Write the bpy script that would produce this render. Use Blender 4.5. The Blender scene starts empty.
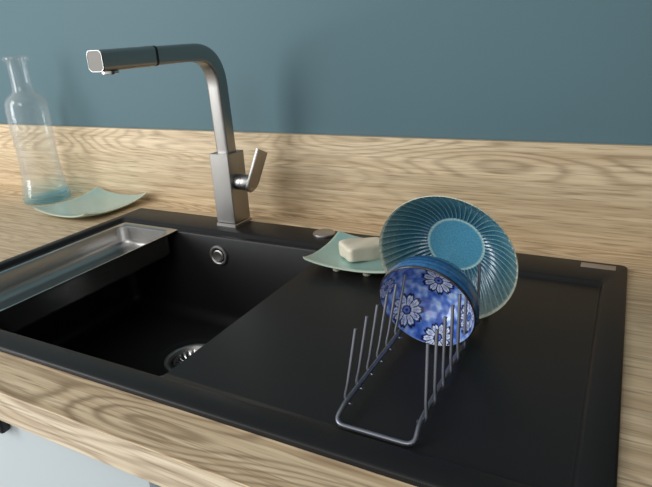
import bpy, bmesh, math, random
from mathutils import Vector, Matrix
import numpy as np

S = bpy.context.scene
COL = bpy.context.collection
R = math.radians

# ------------------------------------------------------------------ camera
yaw, pitch, roll = -0.499262, 0.355503, -0.056592
fw = Vector((math.sin(yaw)*math.cos(pitch), math.cos(yaw)*math.cos(pitch), -math.sin(pitch)))
rt0 = Vector((math.cos(yaw), -math.sin(yaw), 0)); up0 = rt0.cross(fw)
rt = math.cos(roll)*rt0 + math.sin(roll)*up0
up = -math.sin(roll)*rt0 + math.cos(roll)*up0
cam = bpy.data.cameras.new('camera')
camo = bpy.data.objects.new('camera', cam); COL.objects.link(camo)
m = Matrix.Identity(4)
for i in range(3):
    m[i][0], m[i][1], m[i][2] = rt[i], up[i], -fw[i]
m.translation = Vector((-0.0247737, -0.8146491, 0.3186638))
camo.matrix_world = m
cam.sensor_width = 36; cam.lens = 560.656*36/652; cam.clip_start = .01
S.camera = camo

# ------------------------------------------------------------------ light
def look(o, target):
    o.rotation_euler = (Vector(target)-o.location).to_track_quat('-Z', 'Y').to_euler()
def area(name, loc, target, sx, sy, power, col):
    l = bpy.data.lights.new(name, 'AREA'); l.shape = 'RECTANGLE'; l.size = sx; l.size_y = sy
    l.energy = power; l.color = col
    o = bpy.data.objects.new(name, l); COL.objects.link(o); o.location = loc; look(o, target)
    return o
area('window_daylight', (-2.35, -1.9, .85), (-.7, -.1, .2), .85, 1.9, 44, (.95, .98, 1.0))
area('room_daylight', (-.3, -2.4, 1.5), (-.5, -.3, .0), 1.2, .8, 11, (1.0, .98, .95))
w = bpy.data.worlds.new('room'); S.world = w; w.use_nodes = True
nt = w.node_tree; nt.nodes.clear()
out = nt.nodes.new('ShaderNodeOutputWorld'); bg = nt.nodes.new('ShaderNodeBackground')
tc = nt.nodes.new('ShaderNodeTexCoord')
dt = nt.nodes.new('ShaderNodeVectorMath'); dt.operation = 'DOT_PRODUCT'; dt.inputs[1].default_value = (.62, .78, 0)
mr = nt.nodes.new('ShaderNodeMapRange'); mr.inputs[1].default_value = -.9; mr.inputs[2].default_value = .6
rp = nt.nodes.new('ShaderNodeValToRGB')
rp.color_ramp.elements[0].color = (.86, .88, .90, 1); rp.color_ramp.elements[1].color = (.17, .165, .16, 1)
nt.links.new(tc.outputs['Generated'], dt.inputs[0]); nt.links.new(dt.outputs['Value'], mr.inputs[0])
nt.links.new(mr.outputs[0], rp.inputs[0]); nt.links.new(rp.outputs[0], bg.inputs['Color'])
bg.inputs['Strength'].default_value = 1.0
nt.links.new(bg.outputs[0], out.inputs[0])
S.view_settings.view_transform = 'Standard'; S.view_settings.look = 'None'
S.view_settings.exposure = 0.0; S.view_settings.gamma = 1; S.view_settings.use_curve_mapping = False

# ------------------------------------------------------------------ helpers
def lin(r, g, b):
    f = lambda c: (c/255)/12.92 if c/255 <= .04045 else ((c/255+.055)/1.055)**2.4
    return (f(r), f(g), f(b), 1)

def link(name, me, mat=None, parent=None, smooth=None):
    o = bpy.data.objects.new(name, me); COL.objects.link(o)
    if mat: me.materials.append(mat)
    if parent: o.parent = parent
    if smooth is not None:
        for p in me.polygons: p.use_smooth = True
        me.set_sharp_from_angle(angle=R(smooth))
    return o

def mesh(name, vs, fs, mat=None, parent=None, smooth=35, bevel=0, seg=2):
    me = bpy.data.meshes.new(name)
    bm = bmesh.new()
    bv = [bm.verts.new(v) for v in vs]
    for f in fs:
        try: bm.faces.new([bv[i] for i in f])
        except ValueError: pass
    bmesh.ops.recalc_face_normals(bm, faces=bm.faces)
    if bevel:
        bmesh.ops.bevel(bm, geom=list(bm.edges), offset=bevel, segments=seg, profile=.5, affect='EDGES')
    bm.to_mesh(me); bm.free()
    return link(name, me, mat, parent, smooth)

def tag(o, label, cat, group=None):
    o['label'] = label; o['category'] = cat
    if group: o['group'] = group
    return o

def struct(o, label=None):
    o['kind'] = 'structure'
    if label: o['label'] = label
    return o

def empty(name, loc=(0, 0, 0), mat=None):
    o = bpy.data.objects.new(name, None); COL.objects.link(o)
    o.empty_display_size = .02
    if mat is not None: o.matrix_world = mat
    else: o.location = loc
    return o

def box(x0, x1, y0, y1, z0, z1):
    v = [(x, y, z) for z in (z0, z1) for (x, y) in ((x0, y0), (x1, y0), (x1, y1), (x0, y1))]
    return v, [(3, 2, 1, 0), (4, 5, 6, 7), (0, 1, 5, 4), (1, 2, 6, 5), (2, 3, 7, 6), (3, 0, 4, 7)]

def loops(ls, cap0=False, cap1=False, closed=True):
    vs = []; fs = []; n = len(ls[0])
    for l in ls: vs += [tuple(p) for p in l]
    for i in range(len(ls)-1):
        for j in range(n if closed else n-1):
            k = (j+1) % n
            fs.append((i*n+j, i*n+k, (i+1)*n+k, (i+1)*n+j))
    if cap0: fs.append(tuple(reversed(range(n))))
    if cap1: fs.append(tuple(range((len(ls)-1)*n, len(ls)*n)))
    return vs, fs

def rr(x0, x1, y0, y1, r, z, n=7):
    p = []
    for cx, cy, a in ((x1-r, y1-r, 0), (x0+r, y1-r, 90), (x0+r, y0+r, 180), (x1-r, y0+r, 270)):
        for k in range(n+1):
            t = R(a+90*k/n); p.append((cx+r*math.cos(t), cy+r*math.sin(t), z))
    return p

def circ(cx, cy, r, z, n=32, off=45/7/2):
    # n = 4*(7+1): matches rr() corner order
    p = []
    for a in (0, 90, 180, 270):
        for k in range(8):
            t = R(a+(k+.5)*90/8); p.append((cx+r*math.cos(t), cy+r*math.sin(t), z))
    return p

def lathe(name, prof, mat, parent=None, n=96, smooth=40, cap0=True, cap1=True):
    ls = [[(r*math.cos(2*math.pi*k/n), r*math.sin(2*math.pi*k/n), z) for k in range(n)] for r, z in prof]
    v, f = loops(ls, cap0, cap1)
    return mesh(name, v, f, mat, parent, smooth)

def arc_pts(path, rad, seg=6):
    """round the inner corners of a polyline"""
    P = [Vector(p) for p in path]; o = [P[0]]
    for i in range(1, len(P)-1):
        a = (P[i-1]-P[i]); b = (P[i+1]-P[i]); r = rad[i] if isinstance(rad, (list, tuple)) else rad
        la = min(r, a.length*.49); lb = min(r, b.length*.49)
        s = P[i]+a.normalized()*la; e = P[i]+b.normalized()*lb
        for k in range(seg+1):
            t = k/seg; o.append(s*(1-t)**2+P[i]*2*t*(1-t)+e*t*t)
    o.append(P[-1]); return o

def tube(pts, sec, closed=False, up=Vector((0, 0, 1))):
    """sweep a section (list of (a,b)) along pts with parallel transport"""
    P = [Vector(p) for p in pts]; n = len(P); ls = []
    T = []
    for i in range(n):
        if closed: t = (P[(i+1) % n]-P[i-1])
        else: t = P[min(i+1, n-1)]-P[max(i-1, 0)]
        T.append(t.normalized())
    u = up-T[0]*up.dot(T[0])
    if u.length < 1e-4: u = Vector((1, 0, 0))-T[0]*T[0].x
    u.normalize()
    for i in range(n):
        u = (u-T[i]*u.dot(T[i])).normalized(); s = T[i].cross(u)
        ls.append([P[i]+s*a+u*b for a, b in sec])
    v, f = loops(ls, not closed, not closed)
    if closed:
        k = len(sec); m0 = (n-1)*k
        for j in range(k): f.append((m0+j, m0+(j+1) % k, (j+1) % k, j))
    return v, f

def csec(r, n=10): return [(r*math.cos(2*math.pi*k/n), r*math.sin(2*math.pi*k/n)) for k in range(n)]
def rsec(w, h, r, n=5): return [(x, y) for x, y, z in rr(-w/2, w/2, -h/2, h/2, r, 0, n)]

def merge(parts):
    vs = []; fs = []
    for v, f in parts:
        o = len(vs); vs += [tuple(p) for p in v]; fs += [tuple(i+o for i in q) for q in f]
    return vs, fs

# ------------------------------------------------------------------ materials
def newmat(name):
    m = bpy.data.materials.new(name); m.use_nodes = True
    b = m.node_tree.nodes['Principled BSDF']
    return m, m.node_tree, b

def node(nt, t, **kw):
    n = nt.nodes.new(t)
    for k, v in kw.items():
        if k.startswith('i_'):
            key = k[2:]; key = int(key) if key.isdigit() else key
            n.inputs[key].default_value = v
        else: setattr(n, k, v)
    return n

def simple(name, col, rough=.5, metal=0, noise=None, bump=None, coat=0, spec=.5):
    m, nt, b = newmat(name)
    b.inputs['Base Color'].default_value = col; b.inputs['Roughness'].default_value = rough
    b.inputs['Metallic'].default_value = metal; b.inputs['Specular IOR Level'].default_value = spec
    b.inputs['Coat Weight'].default_value = coat; b.inputs['Coat Roughness'].default_value = .06
    tc = node(nt, 'ShaderNodeTexCoord')
    if noise:
        sc, amt = noise
        n = node(nt, 'ShaderNodeTexNoise', i_Scale=sc, i_Detail=3.0)
        nt.links.new(tc.outputs['Object'], n.inputs['Vector'])
        mx = node(nt, 'ShaderNodeMix', data_type='RGBA')
        mx.inputs[6].default_value = tuple(c*(1-amt) for c in col[:3])+(1,)
        mx.inputs[7].default_value = tuple(min(1, c*(1+amt)) for c in col[:3])+(1,)
        nt.links.new(n.outputs['Fac'], mx.inputs[0]); nt.links.new(mx.outputs[2], b.inputs['Base Color'])
    if bump:
        sc, st, dist = bump
        n = node(nt, 'ShaderNodeTexNoise', i_Scale=sc, i_Detail=2.0)
        nt.links.new(tc.outputs['Object'], n.inputs['Vector'])
        bp = node(nt, 'ShaderNodeBump', i_Strength=st, i_Distance=dist)
        nt.links.new(n.outputs['Fac'], bp.inputs['Height']); nt.links.new(bp.outputs[0], b.inputs['Normal'])
    return m

def wood(name, light, mid, dark, seed, stave=.06, off=0.0, kfreq=175, gstr=.62):
    """oak board laminate, grain along x"""
    m, nt, b = newmat(name); L = nt.links.new
    tc = node(nt, 'ShaderNodeTexCoord'); sp = node(nt, 'ShaderNodeSeparateXYZ'); L(tc.outputs['Object'], sp.inputs[0])
    # board index from y+z
    ad = node(nt, 'ShaderNodeMath', operation='ADD'); L(sp.outputs['Y'], ad.inputs[0]); L(sp.outputs['Z'], ad.inputs[1])
    a2 = node(nt, 'ShaderNodeMath', operation='ADD', i_1=off); L(ad.outputs[0], a2.inputs[0])
    dv = node(nt, 'ShaderNodeMath', operation='DIVIDE', i_1=stave); L(a2.outputs[0], dv.inputs[0])
    fl = node(nt, 'ShaderNodeMath', operation='FLOOR'); L(dv.outputs[0], fl.inputs[0])
    wn = node(nt, 'ShaderNodeTexWhiteNoise', noise_dimensions='2D')
    cb = node(nt, 'ShaderNodeCombineXYZ', i_Y=float(seed)); L(fl.outputs[0], cb.inputs[0]); L(cb.outputs[0], wn.inputs['Vector'])
    # grain coordinates
    sh = node(nt, 'ShaderNodeVectorMath', operation='SCALE'); sh.inputs[3].default_value = 7.0; L(wn.outputs['Color'], sh.inputs[0])
    def coords(s):
        mp = node(nt, 'ShaderNodeMapping'); mp.inputs['Scale'].default_value = s; L(tc.outputs['Object'], mp.inputs['Vector'])
        av = node(nt, 'ShaderNodeVectorMath', operation='ADD'); L(mp.outputs[0], av.inputs[0]); L(sh.outputs[0], av.inputs[1])
        return av.outputs[0]
    n1 = node(nt, 'ShaderNodeTexNoise', i_Scale=1.0, i_Detail=1.5, i_Roughness=.35, i_Distortion=.25); L(coords((2.0, 11, 11)), n1.inputs['Vector'])
    mu = node(nt, 'ShaderNodeMath', operation='MULTIPLY', i_1=float(kfreq)); L(n1.outputs['Fac'], mu.inputs[0])
    nj = node(nt, 'ShaderNodeTexNoise', i_Scale=1.0, i_Detail=3.0, i_Roughness=.65); L(coords((10, 240, 240)), nj.inputs['Vector'])
    mj = node(nt, 'ShaderNodeMath', operation='MULTIPLY_ADD', i_1=2.4); L(nj.outputs['Fac'], mj.inputs[0]); L(mu.outputs[0], mj.inputs[2])
    si = node(nt, 'ShaderNodeMath', operation='SINE'); L(mj.outputs[0], si.inputs[0])
    r1 = node(nt, 'ShaderNodeMapRange', i_1=-1.0, i_2=1.0); L(si.outputs[0], r1.inputs[0])
    pw = node(nt, 'ShaderNodeMath', operation='POWER', i_1=2.4); L(r1.outputs[0], pw.inputs[0])
    # straight streaks
    n2 = node(nt, 'ShaderNodeTexNoise', i_Scale=1.0, i_Detail=4.0, i_Roughness=.6); L(coords((3.5, 150, 150)), n2.inputs['Vector'])
    n3 = node(nt, 'ShaderNodeTexNoise', i_Scale=1.0, i_Detail=2.0); L(coords((16, 400, 400)), n3.inputs['Vector'])
    n4 = node(nt, 'ShaderNodeTexNoise', i_Scale=1.0, i_Detail=2.0); L(coords((1.2, 4, 4)), n4.inputs['Vector'])
    # strength of ring lines varies
    gs = node(nt, 'ShaderNodeMapRange', i_1=.35, i_2=.65, i_3=.5, i_4=1.0); L(n4.outputs['Fac'], gs.inputs[0])
    gb = node(nt, 'ShaderNodeMapRange', i_1=.2, i_2=.6, i_3=.4, i_4=1.0); L(wn.outputs['Value'], gb.inputs[0])
    gx = node(nt, 'ShaderNodeMath', operation='MULTIPLY'); L(gs.outputs[0], gx.inputs[0]); L(gb.outputs[0], gx.inputs[1])
    gm = node(nt, 'ShaderNodeMath', operation='MULTIPLY'); L(pw.outputs[0], gm.inputs[0]); L(gx.outputs[0], gm.inputs[1])
    g2 = node(nt, 'ShaderNodeMath', operation='MULTIPLY', i_1=gstr); L(gm.outputs[0], g2.inputs[0])
    s2 = node(nt, 'ShaderNodeMapRange', i_1=.34, i_2=.66, i_3=0.0, i_4=1.0); L(n2.outputs['Fac'], s2.inputs[0])
    mA = node(nt, 'ShaderNodeMix', data_type='RGBA'); mA.inputs[6].default_value = light; mA.inputs[7].default_value = mid; L(s2.outputs[0], mA.inputs[0])
    mB = node(nt, 'ShaderNodeMix', data_type='RGBA'); mB.inputs[7].default_value = dark; L(g2.outputs[0], mB.inputs[0]); L(mA.outputs[2], mB.inputs[6])
    s3 = node(nt, 'ShaderNodeMapRange', i_1=.52, i_2=.72, i_3=0.0, i_4=.6); L(n3.outputs['Fac'], s3.inputs[0])
    mC = node(nt, 'ShaderNodeMix', data_type='RGBA'); mC.inputs[7].default_value = dark; L(s3.outputs[0], mC.inputs[0]); L(mB.outputs[2], mC.inputs[6])
    # board tone
    tn = node(nt, 'ShaderNodeMapRange', i_3=.86, i_4=1.08); L(wn.outputs['Value'], tn.inputs[0])
    hs = node(nt, 'ShaderNodeHueSaturation'); L(tn.outputs[0], hs.inputs['Value']); L(mC.outputs[2], hs.inputs['Color'])
    L(hs.outputs[0], b.inputs['Base Color'])
    b.inputs['Roughness'].default_value = .48; b.inputs['Specular IOR Level'].default_value = .35
    bp = node(nt, 'ShaderNodeBump', i_Strength=.25, i_Distance=.0004); L(n3.outputs['Fac'], bp.inputs['Height']); L(bp.outputs[0], b.inputs['Normal'])
    return m

def attr_mat(name, rough=.2, coat=.6, bump=None, spec=.5, speck=None):
    m, nt, b = newmat(name)
    a = node(nt, 'ShaderNodeAttribute', attribute_name='Col'); nt.links.new(a.outputs['Color'], b.inputs['Base Color'])
    if speck:
        tc = node(nt, 'ShaderNodeTexCoord'); n = node(nt, 'ShaderNodeTexNoise', i_Scale=speck[0], i_Detail=2.0)
        nt.links.new(tc.outputs['Object'], n.inputs['Vector'])
        mr = node(nt, 'ShaderNodeMapRange', i_1=.35, i_2=.65, i_3=1-speck[1], i_4=1+speck[1]); nt.links.new(n.outputs['Fac'], mr.inputs[0])
        hs = node(nt, 'ShaderNodeHueSaturation'); nt.links.new(mr.outputs[0], hs.inputs['Value']); nt.links.new(a.outputs['Color'], hs.inputs['Color'])
        nt.links.new(hs.outputs[0], b.inputs['Base Color'])
    b.inputs['Roughness'].default_value = rough; b.inputs['Coat Weight'].default_value = coat
    b.inputs['Coat Roughness'].default_value = .04; b.inputs['Specular IOR Level'].default_value = spec
    if bump:
        tc = node(nt, 'ShaderNodeTexCoord'); n = node(nt, 'ShaderNodeTexNoise', i_Scale=bump[0], i_Detail=2.0)
        nt.links.new(tc.outputs['Object'], n.inputs['Vector'])
        bp = node(nt, 'ShaderNodeBump', i_Strength=bump[1], i_Distance=bump[2])
        nt.links.new(n.outputs['Fac'], bp.inputs['Height']); nt.links.new(bp.outputs[0], b.inputs['Normal'])
    return m

def setcol(o, cols):
    a = o.data.color_attributes.new('Col', 'FLOAT_COLOR', 'POINT')
    arr = np.ones((len(cols), 4), dtype=np.float32); arr[:, :3] = np.array(cols)[:, :3]
    a.data.foreach_set('color', arr.ravel())

M_top = wood('oak_worktop', lin(232, 209, 173), lin(198, 171, 135), lin(120, 94, 66), 4, stave=.13, off=.033, kfreq=165, gstr=.62)
M_edge = wood('oak_edge', lin(236, 220, 192), lin(206, 185, 156), lin(140, 116, 92), 8, stave=.2, off=.04, kfreq=150, gstr=.55)
M_splash = wood('oak_upstand', lin(236, 214, 178), lin(206, 181, 144), lin(132, 106, 76), 5, stave=.058, off=.058*3-.2058+.001)
M_wall = simple('blue_paint', lin(86, 114, 122), .55, noise=(3, .04), bump=(220, .12, .0004), spec=.3)
M_side = simple('shade_wall_dark', lin(52, 54, 54), .7, noise=(3, .05), spec=.2)  # dark tone for the added wall that blocks light from the right
M_black = simple('black_composite', lin(29, 28, 28), .42, noise=(900, .5), bump=(1400, .25, .0003), spec=.27)
def steel(name, col, rough, ax):
    m, nt, b = newmat(name)
    b.inputs['Metallic'].default_value = 1; b.inputs['Base Color'].default_value = col
    tc = node(nt, 'ShaderNodeTexCoord'); mp = node(nt, 'ShaderNodeMapping')
    mp.inputs['Scale'].default_value = ax; nt.links.new(tc.outputs['Object'], mp.inputs[0])
    n = node(nt, 'ShaderNodeTexNoise', i_Scale=1.0, i_Detail=2.0); nt.links.new(mp.outputs[0], n.inputs['Vector'])
    mr = node(nt, 'ShaderNodeMapRange', i_3=rough*.8, i_4=rough*1.25); nt.links.new(n.outputs['Fac'], mr.inputs[0])
    nt.links.new(mr.outputs[0], b.inputs['Roughness'])
    bp = node(nt, 'ShaderNodeBump', i_Strength=.12, i_Distance=.0002); nt.links.new(n.outputs['Fac'], bp.inputs['Height'])
    nt.links.new(bp.outputs[0], b.inputs['Normal'])
    return m
M_steel = steel('brushed_steel', (.38, .365, .345, 1), .36, (600, 600, 30))
M_tray = steel('tray_steel', (.44, .43, .415, 1), .30, (800, 30, 300))
M_cap = simple('satin_cap_face', lin(128, 124, 118), .55, metal=.3, noise=(200, .05))
M_satin = steel('satin_steel', (.48, .46, .44, 1), .40, (90, 90, 90))
M_chrome = steel('polished_steel', (.66, .65, .64, 1), .16, (60, 60, 60))
M_wire = simple('grey_coated_wire', lin(128, 130, 138), .34, metal=.8, noise=(80, .1))
M_rubber = simple('black_rubber', lin(18, 18, 19), .5, noise=(50, .1))
M_white = simple('pale_cabinet_lacquer', lin(196, 205, 207), .4, noise=(6, .02))
M_dark = simple('dark_cabinet_core', lin(78, 84, 90), .6, noise=(10, .1))
M_handle = simple('black_handle', lin(22, 24, 26), .35, noise=(30, .1))
M_soap = simple('cream_soap', lin(222, 212, 190), .42, noise=(45, .10), bump=(70, .5, .002))
M_soap.node_tree.nodes['Principled BSDF'].inputs['Subsurface Weight'].default_value = .15
M_soap.node_tree.nodes['Principled BSDF'].inputs['Subsurface Radius'].default_value = (.004, .003, .002)
M_badge = simple('brushed_badge', lin(168, 158, 148), .4, metal=.6, noise=(200, .08))
M_floor = simple('grey_floor', lin(150, 145, 138), .6, noise=(4, .1))

# ------------------------------------------------------------------ setting
WY = .0509
v, f = box(-3.0, 1.6, WY+.0125, WY+.11, -.9, 1.7)
struct(mesh('wall_back', v, f, M_wall, smooth=None), 'blue grey painted wall behind the sink')
v, f = box(-3.0, 1.6, -3.0, WY+.012, -.93, -.9)
struct(mesh('floor', v, f, M_floor, smooth=None))

v, f = box(.205, .305, -.64, WY+.012, -.9, 1.7)  # unseen wall out of frame, added to darken the right of wall and upstand
struct(mesh('shade_wall_right', v, f, M_side, smooth=None), 'unseen dark wall added to shade the right end of the worktop')

# upstand
v, f = box(-2.6, .2045, WY, WY+.012, 0, .1549)
tag(mesh('backsplash', v, f, M_splash, bevel=.0008, smooth=40), 'oak upstand board running along the foot of the blue wall', 'backsplash')

# worktop with the cut-out for the sink
def frame_slab(x0, x1, y0, y1, hx0, hx1, hy0, hy1, z0, z1, b=.0012):
    ls = [rr(hx0, hx1, hy0, hy1, .01, z0), rr(x0, x1, y0, y1, .001, z0), rr(x0, x1, y0, y1, .001, z1-b),
          rr(x0+b, x1-b, y0+b, y1, .0005, z1), rr(hx0, hx1, hy0, hy1, .01, z1)]
    v, f = loops(ls); k = len(ls[0]); n = 4*k
    for j in range(k): f.append((n+j, n+(j+1) % k, (j+1) % k, j))
    return v, f
v, f = frame_slab(-2.6, .2045, -.5529, WY, -.876, -.014, -.486, -.029, -.0362, 0)
wt = mesh('worktop', v, f, M_top, smooth=25)
tag(wt, 'long oak laminate worktop with the black sink set into it', 'worktop')
v, f = box(-2.6, .2045, -.5535, -.5525, -.0361, -.0012)
mesh('front_edge', v, f, M_edge, wt, smooth=None)

# ------------------------------------------------------------------ cabinets under the worktop
def cabinet(x0, x1, label):
    r = empty('base_cabinet', ((x0+x1)/2, -.25, -.9))
    def b(name, a, mat, par, bev=.0015):
        v, f = box(*a); v = [(p[0]-r.location.x, p[1]+.25, p[2]+.9) for p in v]
        return mesh(name, v, f, mat, par, bevel=bev, smooth=30)
    t = .016
    y0 = -.515
    b('side_panel', (x0, x0+t, y0, .045, -.8, -.037), M_dark, r); b('side_panel', (x1-t, x1, y0, .045, -.8, -.037), M_dark, r)
    b('bottom_panel', (x0+t, x1-t, y0, .045, -.8, -.784), M_dark, r)
    b('top_rail', (x0+t, x1-t, y0, y0+.018, -.1, -.037), M_dark, r)
    b('plinth', (x0, x1, -.46, -.444, -.9, -.801), M_dark, r)
    d = b('door', (x0+.012, x1-.003, -.5365, y0-.0005, -.8, -.040), M_white, r, .002)
    return r, b, d
r, b, d = cabinet(-.98, -.374, '')
tag(r, 'pale grey cabinet below the worktop on the left, with a black bar handle', 'cabinet')
b('handle', (-.775, -.578, -.548, -.5366, -.0650, -.0445), M_handle, d, .003)
r, b, d = cabinet(-.372, .203, '')
tag(r, 'pale grey cabinet below the worktop on the right, under the drainer', 'cabinet')

# ------------------------------------------------------------------ sink
XL, XR, YF, YB = -.890, 0.0, -.5, -.0145
RX0, RX1, RY0, RY1 = -.873, -.027, -.4710, -.081
BX0, BX1, BY0, BY1 = -.858, -.4155, -.4690, -.0925
DC = (-.609, -.222); ZB = -.163
ls = [rr(XL, XR, YF, YB, .008, .0003), rr(XL, XR, YF, YB, .008, .0045),
      rr(XL+.0008, XR-.0008, YF+.0008, YB-.0008, .008, .0056), rr(XL+.0025, XR-.0025, YF+.003, YB-.0025, .007, .0062),
      rr(RX0-.002, RX1+.002, RY0-.002, RY1+.002, .008, .0062), rr(RX0, RX1, RY0, RY1, .007, .0052),
      rr(RX0+.0025, RX1-.0025, RY0+.001, RY1-.004, .006, .0005), rr(RX0+.004, RX1-.004, RY0+.0015, RY1-.006, .006, 0),
      rr(BX0, BX1, BY0, BY1, .012, 0), rr(BX0+.0015, BX1-.0006, BY0+.001, BY1-.001, .012, -.0006),
      rr(BX0+.003, BX1-.0012, BY0+.002, BY1-.002, .012, -.003)]
def inset(d, r, z): return rr(BX0+.003+d, BX1-.001-d, BY0+.002+d, BY1-.002-d, r, z)
ls.append(inset(.006, .020, ZB+.022))
for k in range(1, 6):
    a = R(90*k/5); ls.append(inset(.006+.022*(1-math.cos(a)), .020+.004*k/5, ZB+.022-.022*math.sin(a)))
ls += [circ(*DC, .062, ZB), circ(*DC, .058, ZB-.0012), circ(*DC, .049, ZB-.003), circ(*DC, .0455, ZB-.0035), circ(*DC, .0455, ZB-.014)]
# outside skin
ls2 = [circ(*DC, .0495, ZB-.014), circ(*DC, .07, ZB-.012), rr(BX0-.002, BX1+.004, BY0-.003, BY1+.003, .03, ZB-.012),
       rr(BX0-.004, BX1+.006, BY0-.006, BY1+.004, .03, -.010), rr(RX0-.001, RX1+.006, RY0-.008, RY1+.03, .01, -.008),
       rr(RX0-.001, RX1+.010, RY0-.012, RY1+.045, .01, .0003)]
v, f = loops(ls+ls2); n = len(v); k = 32
for j in range(k): f.append((n-k+j, n-k+(j+1) % k, (j+1) % k, j))
sink = mesh('kitchen_sink', v, f, M_black, smooth=38)
tag(sink, 'black composite kitchen sink with deep bowl and flat drainer, set in oak', 'sink')
# drainer relief groove at the right and back
v, f = tube([(-.40, -.092, .0004), (-.0385, -.092, .0004), (-.0385, -.455, .0004)], csec(.0011, 8))
# badge
v, f = box(-.0568, -.0140, -.0392, -.0238, .0060, .0067)
mesh('badge', v, f, M_badge, sink, bevel=.0003)['label'] = 'small brushed metal plate'
# overflow on the back wall of the bowl
ov = Matrix.Translation((-.6318, BY1-.0042, -.034)) @ Matrix.Rotation(R(90), 4, 'X')
o = lathe('overflow_ring', [(.0125, -.002), (.0185, -.002), (.0185, .002), (.0175, .0033), (.0150, .0036), (.0135, .0025), (.0125, .0)], M_satin, sink, 48, cap0=False, cap1=False)
o.matrix_local = ov
o2 = lathe('overflow_plug', [(.0088, -.002), (.0105, .0005), (.0103, .0022), (.0085, .0035), (.0045, .0030), (.001, .0028)], M_satin, sink, 40)
o2.matrix_local = ov
o3 = lathe('overflow_throat', [(.0128, -.0015), (.0128, -.001), (.001, -.001)], M_rubber, sink, 32)
o3.matrix_local = ov
# drain flange
dr = Matrix.Translation((DC[0], DC[1], ZB))
o = lathe('drain_flange', [(.0455, -.012), (.0455, -.0035), (.0448, -.0012), (.042, -.0008), (.0385, -.0022), (.036, -.0070), (.034, -.0100), (.034, -.012)], M_satin, sink, 64, cap0=False, cap1=False)
o.matrix_local = dr

# strainer basket
st = empty('strainer_basket', (DC[0], DC[1], ZB-.008))
tag(st, 'round stainless strainer basket sitting in the bowl drain', 'strainer')
ls = []
N = 96
for r_, z_ in [(.0334, .0015), (.0330, .0030), (.031, .0032), (.0285, .0012), (.026, -.003), (.022, -.006), (.016, -.006), (.001, -.0055)]:
    l = []
    for k in range(N):
        a = 2*math.pi*k/N; rad = r_
        zz = z_
        if .0215 < r_ < .030: zz -= .0022*(math.cos(a*20) > .35)
        l.append((rad*math.cos(a), rad*math.sin(a), zz))
    ls.append(l)
v, f = loops(ls, False, True); mesh('basket', v, f, M_chrome, st, smooth=30)
for k in range(20):
    a = 2*math.pi*(k+.5)/20
    v, f = box(.0225, .0295, -.0011, .0011, 0, .0012)
    o = mesh('slot', v, f, M_rubber, st, bevel=.0005)
    o.matrix_local = Matrix.Rotation(a, 4, 'Z') @ Matrix.Translation((0, 0, -.0045)) @ Matrix.Translation((.0225, 0, 0)) @ Matrix.Rotation(R(-38), 4, 'Y') @ Matrix.Translation((-.0225, 0, 0.0006))
lathe('knob', [(.005, -.0055), (.0045, .0), (.0085, .003), (.0095, .0055), (.0090, .0068), (.001, .0072)], M_chrome, st, 32)

# tap hole button
kb = lathe('drain_control_button', [(.0185, 0), (.0190, .0015), (.0185, .0035), (.0165, .0048), (.0150, .0050), (.0135, .0045), (.001, .0045)], M_satin, None, 48)
kb.location = (-.4505, -.0385, .0062)
tag(kb, 'round metal push button on the back rim of the sink behind the soap dish', 'button')

# ------------------------------------------------------------------ steel tray hooked over the bowl
def T(x0, x1, y0, y1, r, z): return rr(x0, x1, y0, y1, r, z)
tx0, tx1, ty0, ty1 = -.8555, -.7255, -.450, -.096
ls = [T(tx0+.004, tx1-.001, ty0+.006, ty1-.007, .022, -.004)]
for k in range(0, 5):
    a = R(90*k/4); d = .007*(1-math.cos(a)); ls.append(T(tx0+.004+d, tx1-.001-d, ty0+.006+d, ty1-.007-d, .022, -.033-.007*math.sin(a)))
outer_bottom = len(ls)
inn = [T(tx0-.0025, tx1+.0012, ty0-.011, ty1+.0065, .004, .0002), T(tx0-.0025, tx1+.0012, ty0-.011, ty1+.0065, .004, .0013),
       T(tx0+.004, tx1-.0015, ty0+.007, ty1-.006, .022, .0013), T(tx0+.0055, tx1-.0025, ty0+.0085, ty1-.009, .021, -.001)]
for k in range(0, 6):
    a = R(90*k/5); d = .014*(1-math.cos(a)); inn.append(T(tx0+.006+d, tx1-.003-d, ty0+.009+d, ty1-.0095-d, .022, -.024-.0145*math.sin(a)))
v1, f1 = loops(list(reversed(ls))+inn, True, True)
tray = mesh('sink_tray', v1, f1, M_tray, smooth=38)
tag(tray, 'long narrow stainless steel tray resting across the left side of the black bowl', 'tray')

# ------------------------------------------------------------------ faucet
FX, FY = -.6385, -.034
fa = empty('kitchen_faucet', mat=Matrix.Translation((FX, FY, .0062)) @ Matrix.Rotation(R(-1), 4, 'Z'))
tag(fa, 'brushed steel kitchen faucet with square body and pull-out spout, standing behind the bowl', 'faucet')
ls = [rr(-.0222, .0222, -.0250, .0250, .002, 0), rr(-.0222, .0222, -.0250, .0250, .002, .004), rr(-.0204, .0204, -.0232, .0232, .0015, .0055)]
v, f = loops(ls, True, True); mesh('base_flange', v, f, M_steel, fa, smooth=30)
ls = [rr(-.0203, .0203, -.0230, .0230, .0018, .007), rr(-.0203, .0203, -.0230, .0230, .0018, .1295), rr(-.0197, .0197, -.0224, .0224, .0015, .1303)]
v, f = loops(ls, True, True); mesh('body', v, f, M_steel, fa, smooth=30)
zs = .2985
path = arc_pts([(0, .001, .128), (0, -.005, zs), (0, -.143, zs-.001)], [0, .058, 0], 18)
v, f = tube(path, rsec(.0262, .0262, .0045), up=Vector((0, -1, 0)))
mesh('neck', v, f, M_steel, fa, smooth=30)
v, f = tube([(0, -.143, zs-.001), (0, -.1475, zs-.001)], rsec(.0290, .0280, .007)); mesh('joint_ring', v, f, M_rubber, fa, smooth=30)
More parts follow.
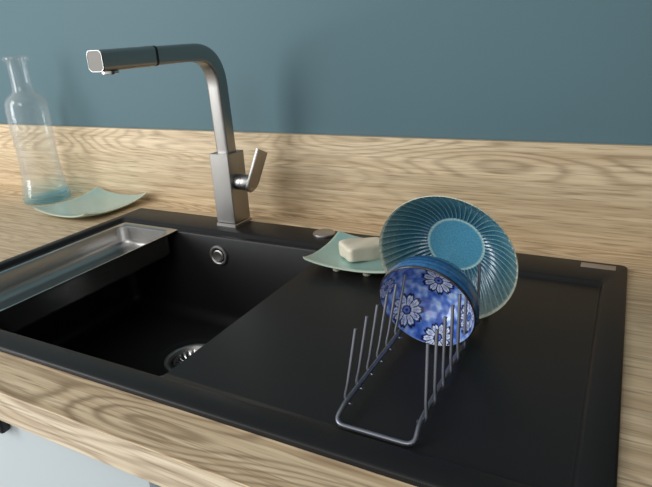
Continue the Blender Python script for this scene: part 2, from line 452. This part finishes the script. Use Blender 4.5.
v, f = tube([(0, -.1475, zs-.001), (0, -.149, zs-.001), (0, -.2415, zs-.002)], rsec(.0285, .0275, .0065)); h = mesh('pull_out_head', v, f, M_steel, fa, smooth=30)
v, f = loops([[(x, -.2415-d, zs-.002+y) for x, y in rsec(.0285-i, .0275-i, .0065)] for d, i in ((0, 0), (.0012, .0004), (.0018, .0010), (.0018, .0014), (.0014, .0018))], True, True)
ec = mesh('end_cap', v, f, M_chrome, h, smooth=30); ec.data.materials.append(M_cap)
for p in ec.data.polygons:
    if abs(p.normal.y) > .9 and p.area > 2e-4: p.material_index = 1
o = lathe('aerator', [(.0115, 0), (.0115, -.0035), (.0095, -.0045), (.0085, -.003), (.001, -.003)], M_chrome, h, 32); o.location = (0, -.222, zs-.0155)
# lever
cy = Matrix.Translation((.021, -.002, .0785)) @ Matrix.Rotation(R(90), 4, 'Y')
o = lathe('lever_socket', [(.0140, 0), (.0140, .0125), (.0134, .0132), (.0134, .0142), (.0142, .0150), (.0142, .0300), (.0138, .0305)], M_steel, fa, 48); o.matrix_local = cy
outl = []
for k in range(13):
    a = R(180+180*k/12); outl.append((.0165*math.cos(a), .0165*math.sin(a)))
outl = [(-.0165, .072)]+outl+[(.0165, .058)]
lv = [[(0, y, z) for y, z in outl], [(.0055, y, z) for y, z in outl]]
v, f = loops(lv, True, True)
o = mesh('lever', v, f, M_steel, fa, bevel=.0008, smooth=35)
o.matrix_local = Matrix.Translation((.0490, -.002, .0785)) @ Matrix.Rotation(R(24), 4, 'Y')

# ------------------------------------------------------------------ glass bottle
def glass():
    m = bpy.data.materials.new('seeded_glass'); m.use_nodes = True; nt = m.node_tree; L = nt.links.new
    nt.nodes.clear(); out = node(nt, 'ShaderNodeOutputMaterial')
    tc = node(nt, 'ShaderNodeTexCoord'); sp = node(nt, 'ShaderNodeSeparateXYZ'); L(tc.outputs['Object'], sp.inputs[0])
    # blue tint gathers at the foot of the bottle, up one side
    ax = node(nt, 'ShaderNodeMath', operation='MULTIPLY_ADD', i_1=-.22, i_2=0.0); L(sp.outputs['X'], ax.inputs[0])
    az = node(nt, 'ShaderNodeMath', operation='ADD'); L(sp.outputs['Z'], az.inputs[0]); L(ax.outputs[0], az.inputs[1])
    rp = node(nt, 'ShaderNodeValToRGB'); L(az.outputs[0], rp.inputs[0])
    e = rp.color_ramp.elements; e[0].position = 0.0; e[0].color = (.55, .80, .91, 1); e[1].position = .055; e[1].color = (.965, .975, .975, 1)
    x = e.new(.012); x.color = (.66, .86, .94, 1); x = e.new(.020); x.color = (.86, .94, .965, 1)
    tr = node(nt, 'ShaderNodeBsdfTransparent'); L(rp.outputs[0], tr.inputs['Color'])
    n = node(nt, 'ShaderNodeTexNoise', i_Scale=130.0, i_Detail=2.0); L(tc.outputs['Object'], n.inputs['Vector'])
    vo = node(nt, 'ShaderNodeTexVoronoi', i_Scale=190.0); L(tc.outputs['Object'], vo.inputs['Vector'])
    vr = node(nt, 'ShaderNodeMapRange', i_1=.12, i_2=.32, i_3=1.0, i_4=0.0); L(vo.outputs['Distance'], vr.inputs[0])
    ad = node(nt, 'ShaderNodeMath', operation='ADD'); L(vr.outputs[0], ad.inputs[0]); L(n.outputs['Fac'], ad.inputs[1])
    bp = node(nt, 'ShaderNodeBump', i_Strength=.22, i_Distance=.0008); L(ad.outputs[0], bp.inputs['Height'])
    gl = node(nt, 'ShaderNodeBsdfGlossy', i_Roughness=.04); L(bp.outputs[0], gl.inputs['Normal'])
    fl = node(nt, 'ShaderNodeLayerWeight', i_Blend=.5); L(bp.outputs[0], fl.inputs['Normal'])
    f5 = node(nt, 'ShaderNodeMath', operation='POWER', i_1=4.0); L(fl.outputs['Facing'], f5.inputs[0])
    fr = node(nt, 'ShaderNodeMath', operation='MULTIPLY_ADD', i_1=.5, i_2=.045); L(f5.outputs[0], fr.inputs[0])
    df = node(nt, 'ShaderNodeBsdfDiffuse', i_Color=(.92, .95, .97, 1)); 
    lw = node(nt, 'ShaderNodeLayerWeight', i_Blend=.25)
    mb = node(nt, 'ShaderNodeMapRange', i_1=0.0, i_2=1.0, i_3=.022, i_4=.20); L(lw.outputs['Facing'], mb.inputs[0])
    m1 = node(nt, 'ShaderNodeMixShader'); L(mb.outputs[0], m1.inputs[0]); L(tr.outputs[0], m1.inputs[1]); L(df.outputs[0], m1.inputs[2])
    m2 = node(nt, 'ShaderNodeMixShader'); L(fr.outputs[0], m2.inputs[0]); L(m1.outputs[0], m2.inputs[1]); L(gl.outputs[0], m2.inputs[2])
    L(m2.outputs[0], out.inputs[0])
    return m
M_glass = glass()
bo = [(.001, .0055), (.035, .0030), (.048, .0), (.0530, .002), (.0545, .008), (.0530, .018), (.0490, .035), (.0458, .060), (.0442, .090), (.0445, .120), (.0455, .150), (.0460, .180),
      (.0462, .200), (.0450, .212), (.0410, .2215), (.0340, .2285), (.0265, .2330), (.0222, .2385), (.0208, .250), (.0203, .270), (.0205, .290), (.0210, .2955), (.0262, .298), (.0272, .3015), (.0262, .3060), (.0235, .3075)]
bi = [(.0195, .3060), (.0180, .2980), (.0176, .270), (.0180, .250), (.0195, .239), (.0245, .231), (.033, .2255), (.0390, .2195), (.0425, .211), (.0436, .199), (.0432, .150), (.0418, .100), (.0435, .060), (.0465, .034), (.0500, .020), (.046, .0145), (.030, .0125), (.001, .012)]
bt = lathe('glass_bottle', bo+bi, M_glass, None, 96, 60)
bt.location = (-1.177, -.017, .0003); bt.scale = (.93, .93, 1.015)
tag(bt, 'tall clear bubbly glass bottle with a blue base, standing left of the square dish', 'bottle')

# ------------------------------------------------------------------ square dishes
M_celadon = attr_mat('celadon_glaze', .25, .5, (60, .15, .001))
def dish_mesh(half, h, thick, rot_colour=0, tone=(142, 178, 172)):
    n = 49; vs = []; cols = []; fs = []
    def zf(u, v): return h*(((u*u+v*v)/2)**1.9)
    cg = np.array(lin(*tone)[:3]); ce = np.array(lin(196, 205, 182)[:3])
    rnd = random.Random(4)
    for s in (0, 1):
        for i in range(n):
            for j in range(n):
                u = -1+2*i/(n-1); v = -1+2*j/(n-1)
                # slightly rounded tips
                q = max(0, abs(u)+abs(v)-1.93)
                x = u*(1-q*.35); y = v*(1-q*.35)
                z = zf(u, v)+(thick if s else 0)
                e = max(abs(u), abs(v))
                if s and e > .96: z -= thick*.25
                if not s and e > .96: z += thick*.3
                k = min(1, max(0, (e-.955)/.03)) if s else .6
                c = cg*(1-k)+ce*k
                c = c*(1+.05*(rnd.random()-.5))
                vs.append((x*half, y*half, z)); cols.append(c)
    N = n*n
    for i in range(n-1):
        for j in range(n-1):
            a = i*n+j
            fs.append((a, a+1, a+n+1, a+n)); fs.append((N+a, N+a+n, N+a+n+1, N+a+1))
    for i in range(n-1):
        for a, b in ((i, i+1), ((n-1)*n+i, (n-1)*n+i+1), (i*n, (i+1)*n), (i*n+n-1, (i+1)*n+n-1)):
            fs.append((a, b, N+b, N+a))
    return vs, fs, cols
def dish(loc, half, h, thick, rz, foot, feet, tone):
    r = empty('square_dish', mat=Matrix.Translation(loc) @ Matrix.Rotation(R(rz), 4, 'Z'))
    vs, fs, cols = dish_mesh(half, h, thick, 0, tone)
    vs = [(x, y, z+foot) for x, y, z in vs]
    o = mesh('bowl', vs, fs, M_celadon, r, smooth=50); setcol(o, cols)
    for (fx, fy) in feet:
        zt = foot+h*((((fx/half)**2+(fy/half)**2)/2)**1.9)+.001
        ft = lathe('foot', [(.0042, 0), (.0055, .0012), (.0055, zt)], M_foot, r, 20); ft.location = (fx, fy, 0)
    return r
M_foot = simple('bare_clay', lin(176, 170, 150), .6, noise=(90, .1))
FT = [(-.024, -.044), (.02, -.044), (-.024, .036), (.02, .036)]
d = dish((-1.001, -.041, .0), .0825, .0165, .0045, -1, .003, [(-.03, -.03), (.03, -.03), (-.03, .03), (.03, .03)], (150, 184, 178))
d.matrix_world = d.matrix_world @ Matrix.Diagonal((.965, 1, 1, 1)); d.location.x -= .001
tag(d, 'pale green square dish with upturned corners, lying on the worktop beside the bottle', 'dish')
d = dish((-.340, -.121, .0002), .0665, .0125, .0045, 0, .0075, FT, (144, 182, 174))
d.matrix_world = d.matrix_world @ Matrix.Diagonal((1.07, .91, 1, 1)); d.location.y += .005; d.location.x -= .003
tag(d, 'small pale green square soap dish on little feet, holding the bar of soap', 'soap dish')

# soap bar
def soap():
    bm = bmesh.new(); bmesh.ops.create_cube(bm, size=1)
    bmesh.ops.subdivide_edges(bm, edges=bm.edges[:], cuts=11, use_grid_fill=True)
    rnd = random.Random(2)
    for v in bm.verts:
        p = v.co*2
        q = Vector([math.copysign(abs(c)**1.0, c) for c in p])
        l = (abs(p.x)**9+abs(p.y)**9+abs(p.z)**7)**(1/9)
        q = p/l
        v.co = Vector((q.x*.0205*(1-.05*q.y), q.y*.032*(1+.05*q.z), q.z*.0120*(1+.12*q.x*q.y)))
        v.co += Vector((math.sin(q.y*5+1)*.0006, math.cos(q.x*6)*.0006, math.sin(q.x*4+q.y*3)*.0007))
    me = bpy.data.meshes.new('soap_bar'); bm.to_mesh(me); bm.free()
    return link('soap_bar', me, M_soap, None, 60)
s = soap()
s.matrix_world = Matrix.Translation((-.3420, -.1200, .0235)) @ Matrix.Rotation(R(-38), 4, 'Z') @ Matrix.Rotation(R(-3), 4, 'X')
tag(s, 'worn cream coloured bar of soap lying on the green soap dish', 'soap')

# ------------------------------------------------------------------ plate rack
rk = empty('plate_rack', (-.1825, -.33, 0))
tag(rk, 'grey wire plate rack with two rows of prongs, standing on the black drainer', 'plate rack')
def P(x, y, z): return (x+.1825, y+.33, z)
xl, xr, zr = -.2170, -.1480, .0115
base = [P(xl, -.40, zr), P(xl, -.30, zr), P(xl, -.212, zr), P(xl, -.194, .0025), P(xr, -.194, .0025), P(xr, -.212, zr), P(xr, -.30, zr), P(xr, -.445, zr), P(xr+.002, -.462, .0025), P(xl-.002, -.462, .0025), P(xl, -.445, zr)]
pts = arc_pts(base+[base[0]], .010, 5)[:-1]
pp = []
for p in pts:
    if not pp or (p-pp[-1]).length > 1e-4: pp.append(p)
v, f = tube(pp, csec(.0023, 10), closed=True); mesh('base_frame', v, f, M_wire, rk, smooth=80)
ys = [-.437, -.412, -.387, -.362, -.337, -.311, -.255]
for side, x in ((1, xl), (-1, xr)):
    for i, y in enumerate(ys):
        h = .0765 if not (side == -1 and i == 5) else .071
        dx = .0035 if side == 1 else .0
        path = [P(x+side*.0042, y-.001, .0080), P(x+side*.0020, y, .0072), P(x-side*.0022, y+.0005, .0085), P(x-side*.0036, y+.0010, .0125), P(x-side*.0022+dx*.2, y+.003, .024), P(x+dx, y+.0135, h)]
        v, f = tube(arc_pts(path, .003, 3), csec(.0016, 8)); mesh('prong', v, f, M_wire, rk, smooth=60)

# ------------------------------------------------------------------ blue ribbed plate
def disc_matrix(c, az, tl):
    az, tl = R(az), R(tl)
    n = Vector((math.sin(az)*math.cos(tl), -math.cos(az)*math.cos(tl), math.sin(tl)))
    X = Vector((0, 0, 1)).cross(n).normalized(); Y = n.cross(X)
    m = Matrix.Identity(4)
    for i in range(3): m[i][0], m[i][1], m[i][2], m[i][3] = X[i], Y[i], n[i], c[i]
    return m
M_plate = attr_mat('teal_crackle_glaze', .2, .7, (420, .10, .0006), speck=(620, .2))
def hexl(c): return np.array(lin(*c)[:3])
def plate():
    NT = 600; Rm = .0797; RW = .0325; D = .040; nf = 54
    prof = []
    for k in range(0, 14): prof.append((RW*k/14+.0003, 0))
    for k in range(0, 41):
        prof.append((RW+(Rm-.0016-RW)*k/40, 1))
    def depth(r):
        if r <= RW: return -D-.0006*(1-(r/RW)**2)
        t = (r-RW)/(Rm-RW); return -D*(1-t**1.8)
    vs = []; cols = []; fs = []
    rnd = np.random.RandomState(7)
    deep = hexl((30, 88, 116)); midc = hexl((56, 110, 120)); pale = hexl((165, 200, 200)); cream = hexl((236, 236, 208)); well = hexl((82, 148, 176))
    rows = 0
    for r, kind in prof:
        t = max(0, (r-RW)/(Rm-RW))
        for k in range(NT):
            a = 2*math.pi*k/NT
            z = depth(r)
            if kind:
                ph = nf*a
                w = abs(math.sin(ph/2))            # sharp ridge lines between scallops
                env = min(1, t/.07)*min(1, (1-t)/.06)
                z += env*(.0012*(1-w)-.0004)*(1+t)
                ridge = max(0, 1-w*2.8)
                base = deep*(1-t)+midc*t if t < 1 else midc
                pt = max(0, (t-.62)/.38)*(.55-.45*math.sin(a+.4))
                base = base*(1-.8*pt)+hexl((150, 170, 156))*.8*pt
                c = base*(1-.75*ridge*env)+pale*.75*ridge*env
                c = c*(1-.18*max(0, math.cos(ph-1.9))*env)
                c = c*(1+.10*(rnd.rand()-.5))
                if t < .035: c = pale
            else:
                sp = rnd.rand()
                c = well
            if t > .94:
                q = min(1, (t-.94)/.015); c = c*(1-q)+cream*q
            vs.append((r*math.cos(a), r*math.sin(a), z)); cols.append(c)
        rows += 1
    back = [(Rm-.0004, .0003), (Rm, -.0010), (Rm-.0006, -.0024), (.070, -.0165), (.060, -.0285), (.050, -.0370), (.040, -.0430), (.034, -.0455), (.032, -.0485), (.029, -.0485), (.028, -.0455), (.001, -.0450)]
    for r, z in back:
        for k in range(NT):
            a = 2*math.pi*k/NT; vs.append((r*math.cos(a), r*math.sin(a), z)); cols.append(cream if r > .079 else pale)
        rows += 1
    for i in range(rows-1):
        for k in range(NT):
            k2 = (k+1) % NT; fs.append((i*NT+k, i*NT+k2, (i+1)*NT+k2, (i+1)*NT+k))
    fs.append(tuple(range(NT))); fs.append(tuple(range((rows-1)*NT, rows*NT)))
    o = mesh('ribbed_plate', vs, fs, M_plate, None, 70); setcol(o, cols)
    return o
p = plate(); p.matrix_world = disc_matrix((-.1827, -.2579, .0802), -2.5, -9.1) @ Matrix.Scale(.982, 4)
tag(p, 'round teal ribbed plate with a cream rim, upright in the rack behind the bowl', 'plate')

# ------------------------------------------------------------------ blue and white bowl
M_bowl = attr_mat('blue_white_porcelain', .22, .45, speck=(260, .18))
def bowl():
    NT = 420
    pr = np.array([(.0004, -.044), (.012, -.0437), (.024, -.041), (.034, -.035), (.042, -.026), (.0475, -.014), (.050, -.005), (.0515, -.0004)])
    s = np.linspace(0, len(pr)-1, 90)
    # smooth interpolation
    def cr(P, s):
        o = []
        for x in s:
            i = min(int(x), len(P)-2); t = x-i
            p0, p1, p2, p3 = P[max(i-1, 0)], P[i], P[i+1], P[min(i+2, len(P)-1)]
            o.append(.5*((2*p1)+(-p0+p2)*t+(2*p0-5*p1+4*p2-p3)*t*t+(-p0+3*p1-3*p2+p3)*t**3))
        return np.array(o)
    inn = cr(pr, s)
    th = np.arange(NT)*2*np.pi/NT
    X = np.outer(inn[:, 0], np.cos(th)); Y = np.outer(inn[:, 0], np.sin(th)); Z = np.outer(inn[:, 1], np.ones(NT))
    Pt = np.stack([X, Y, Z], -1)
    # washes of cobalt
    rs = np.random.RandomState(3)
    f = np.zeros((len(inn), NT))
    for k in range(46):
        dv = rs.randn(3); dv /= np.linalg.norm(dv); fr = rs.uniform(260, 820); ph = rs.uniform(0, 6.28)
        wob = .9*np.sin(Pt@(rs.randn(3)*160)+rs.uniform(0, 6))
        f += np.sin((Pt@dv)*fr+ph+wob)/math.sqrt(46)
    f = (f-f.min())/(f.max()-f.min()); f = np.clip((f-.28)/.5, 0, 1)
    c0 = hexl((50, 84, 172)); c1 = hexl((178, 202, 236)); cm = hexl((96, 134, 210))
    C = np.where(f[..., None] < .5, c0+(cm-c0)*(f*2)[..., None], cm+(c1-cm)*((f-.5)*2)[..., None])
    white = hexl((222, 228, 240)); navy = hexl((18, 26, 84)); lb = hexl((96, 124, 200))
    for (fx, fy, fz, fr, rot) in [(-.0335, -.0291, -.0208, .0185, .2), (-.002, .002, -.0438, .0180, .6), (.0376, -.0217, -.023, .0170, .1), (.006, -.0490, -.0092, .0170, .4), (-.0488, .008, -.010, .0125, .9),
                                  (.035, .030, -.021, .0150, .3), (-.012, .045, -.015, .0150, 0)]:
        c = np.array([fx, fy, fz]); nrm = -np.array([fx, fy, 0])*(np.hypot(fx, fy)/.05)*1.0+np.array([0, 0, .035]); nrm /= np.linalg.norm(nrm)
        u = np.cross(nrm, [0, 1, .3]); u /= np.linalg.norm(u); v = np.cross(nrm, u)
        d = Pt-c; du = d@u; dv_ = d@v; dn = np.abs(d@nrm)
        rad = np.sqrt(du**2+dv_**2)/fr; an = np.arctan2(dv_, du)+rot
        np_ = 10
        seg = (an*np_/(2*np.pi)) % 1.0; pet = np.abs(seg-.5)*2        # 0 centre of petal, 1 between
        edge = 1.0-.34*pet**2.2
        # notch in petal tip
        edge -= .10*np.exp(-(pet/.16)**2)
        near = dn < .014
        inside = near & (rad < edge)
        outl = near & (rad < edge+.10) & (rad > edge-.075)
        gap = inside & (pet > .80) & (rad > .22)
        vein = inside & (pet < .13) & (rad > .36) & (rad < .80)
        vein2 = inside & (np.abs(pet-.42) < .07) & (rad > .45) & (rad < .74)
        C[inside] = white
        C[vein | vein2] = lb
        C[gap] = navy; C[outl] = navy
        core = near & (rad < .25); ring = near & (rad < .30) & (rad > .21)
        C[core] = lb; C[ring] = navy; C[near & (rad < .09)] = navy
    vs = Pt.reshape(-1, 3).tolist(); cols = C.reshape(-1, 3).tolist()
    rows = len(inn)
    brown = hexl((48, 38, 38)); ext = hexl((52, 108, 158)); ext2 = hexl((34, 82, 130))
    out = [(.0519, .0002, 0), (.0526, .0002, 0), (.0531, -.0008, 0), (.0531, -.0018, 0)]
    for k in range(24):
        t = k/23
        # steep wall rounding in to the foot
        z = -.0022-.0441*t; r = .0531*(1-.50*max(0, (t-.05)/.95)**2.6)
        out.append((r+.00022*math.sin(t*75), z, 1+(k % 3 == 0)))
    out += [(.0262, -.0468, 1), (.0250, -.0520, 1), (.0225, -.0520, 1), (.0215, -.0478, 1), (.0005, -.0475, 1)]
    for r, z, kind in out:
        for t in th: vs.append((r*math.cos(t), r*math.sin(t), z))
        cols += [(brown if kind == 0 else ext if kind == 1 else ext2).tolist()]*NT
        rows += 1
    fs = []
    for i in range(rows-1):
        for k in range(NT):
            k2 = (k+1) % NT; fs.append((i*NT+k, i*NT+k2, (i+1)*NT+k2, (i+1)*NT+k))
    fs.append(tuple(range(NT))); fs.append(tuple(range((rows-1)*NT, rows*NT)))
    o = mesh('porcelain_bowl', vs, fs, M_bowl, None, 70); setcol(o, cols)
    return o
b = bowl(); b.matrix_world = disc_matrix((-.1838, -.3200, .0529), -4.4, -15.6) @ Matrix.Scale(.981, 4)
tag(b, 'blue and white porcelain bowl painted with flowers, standing on edge in the rack', 'bowl')
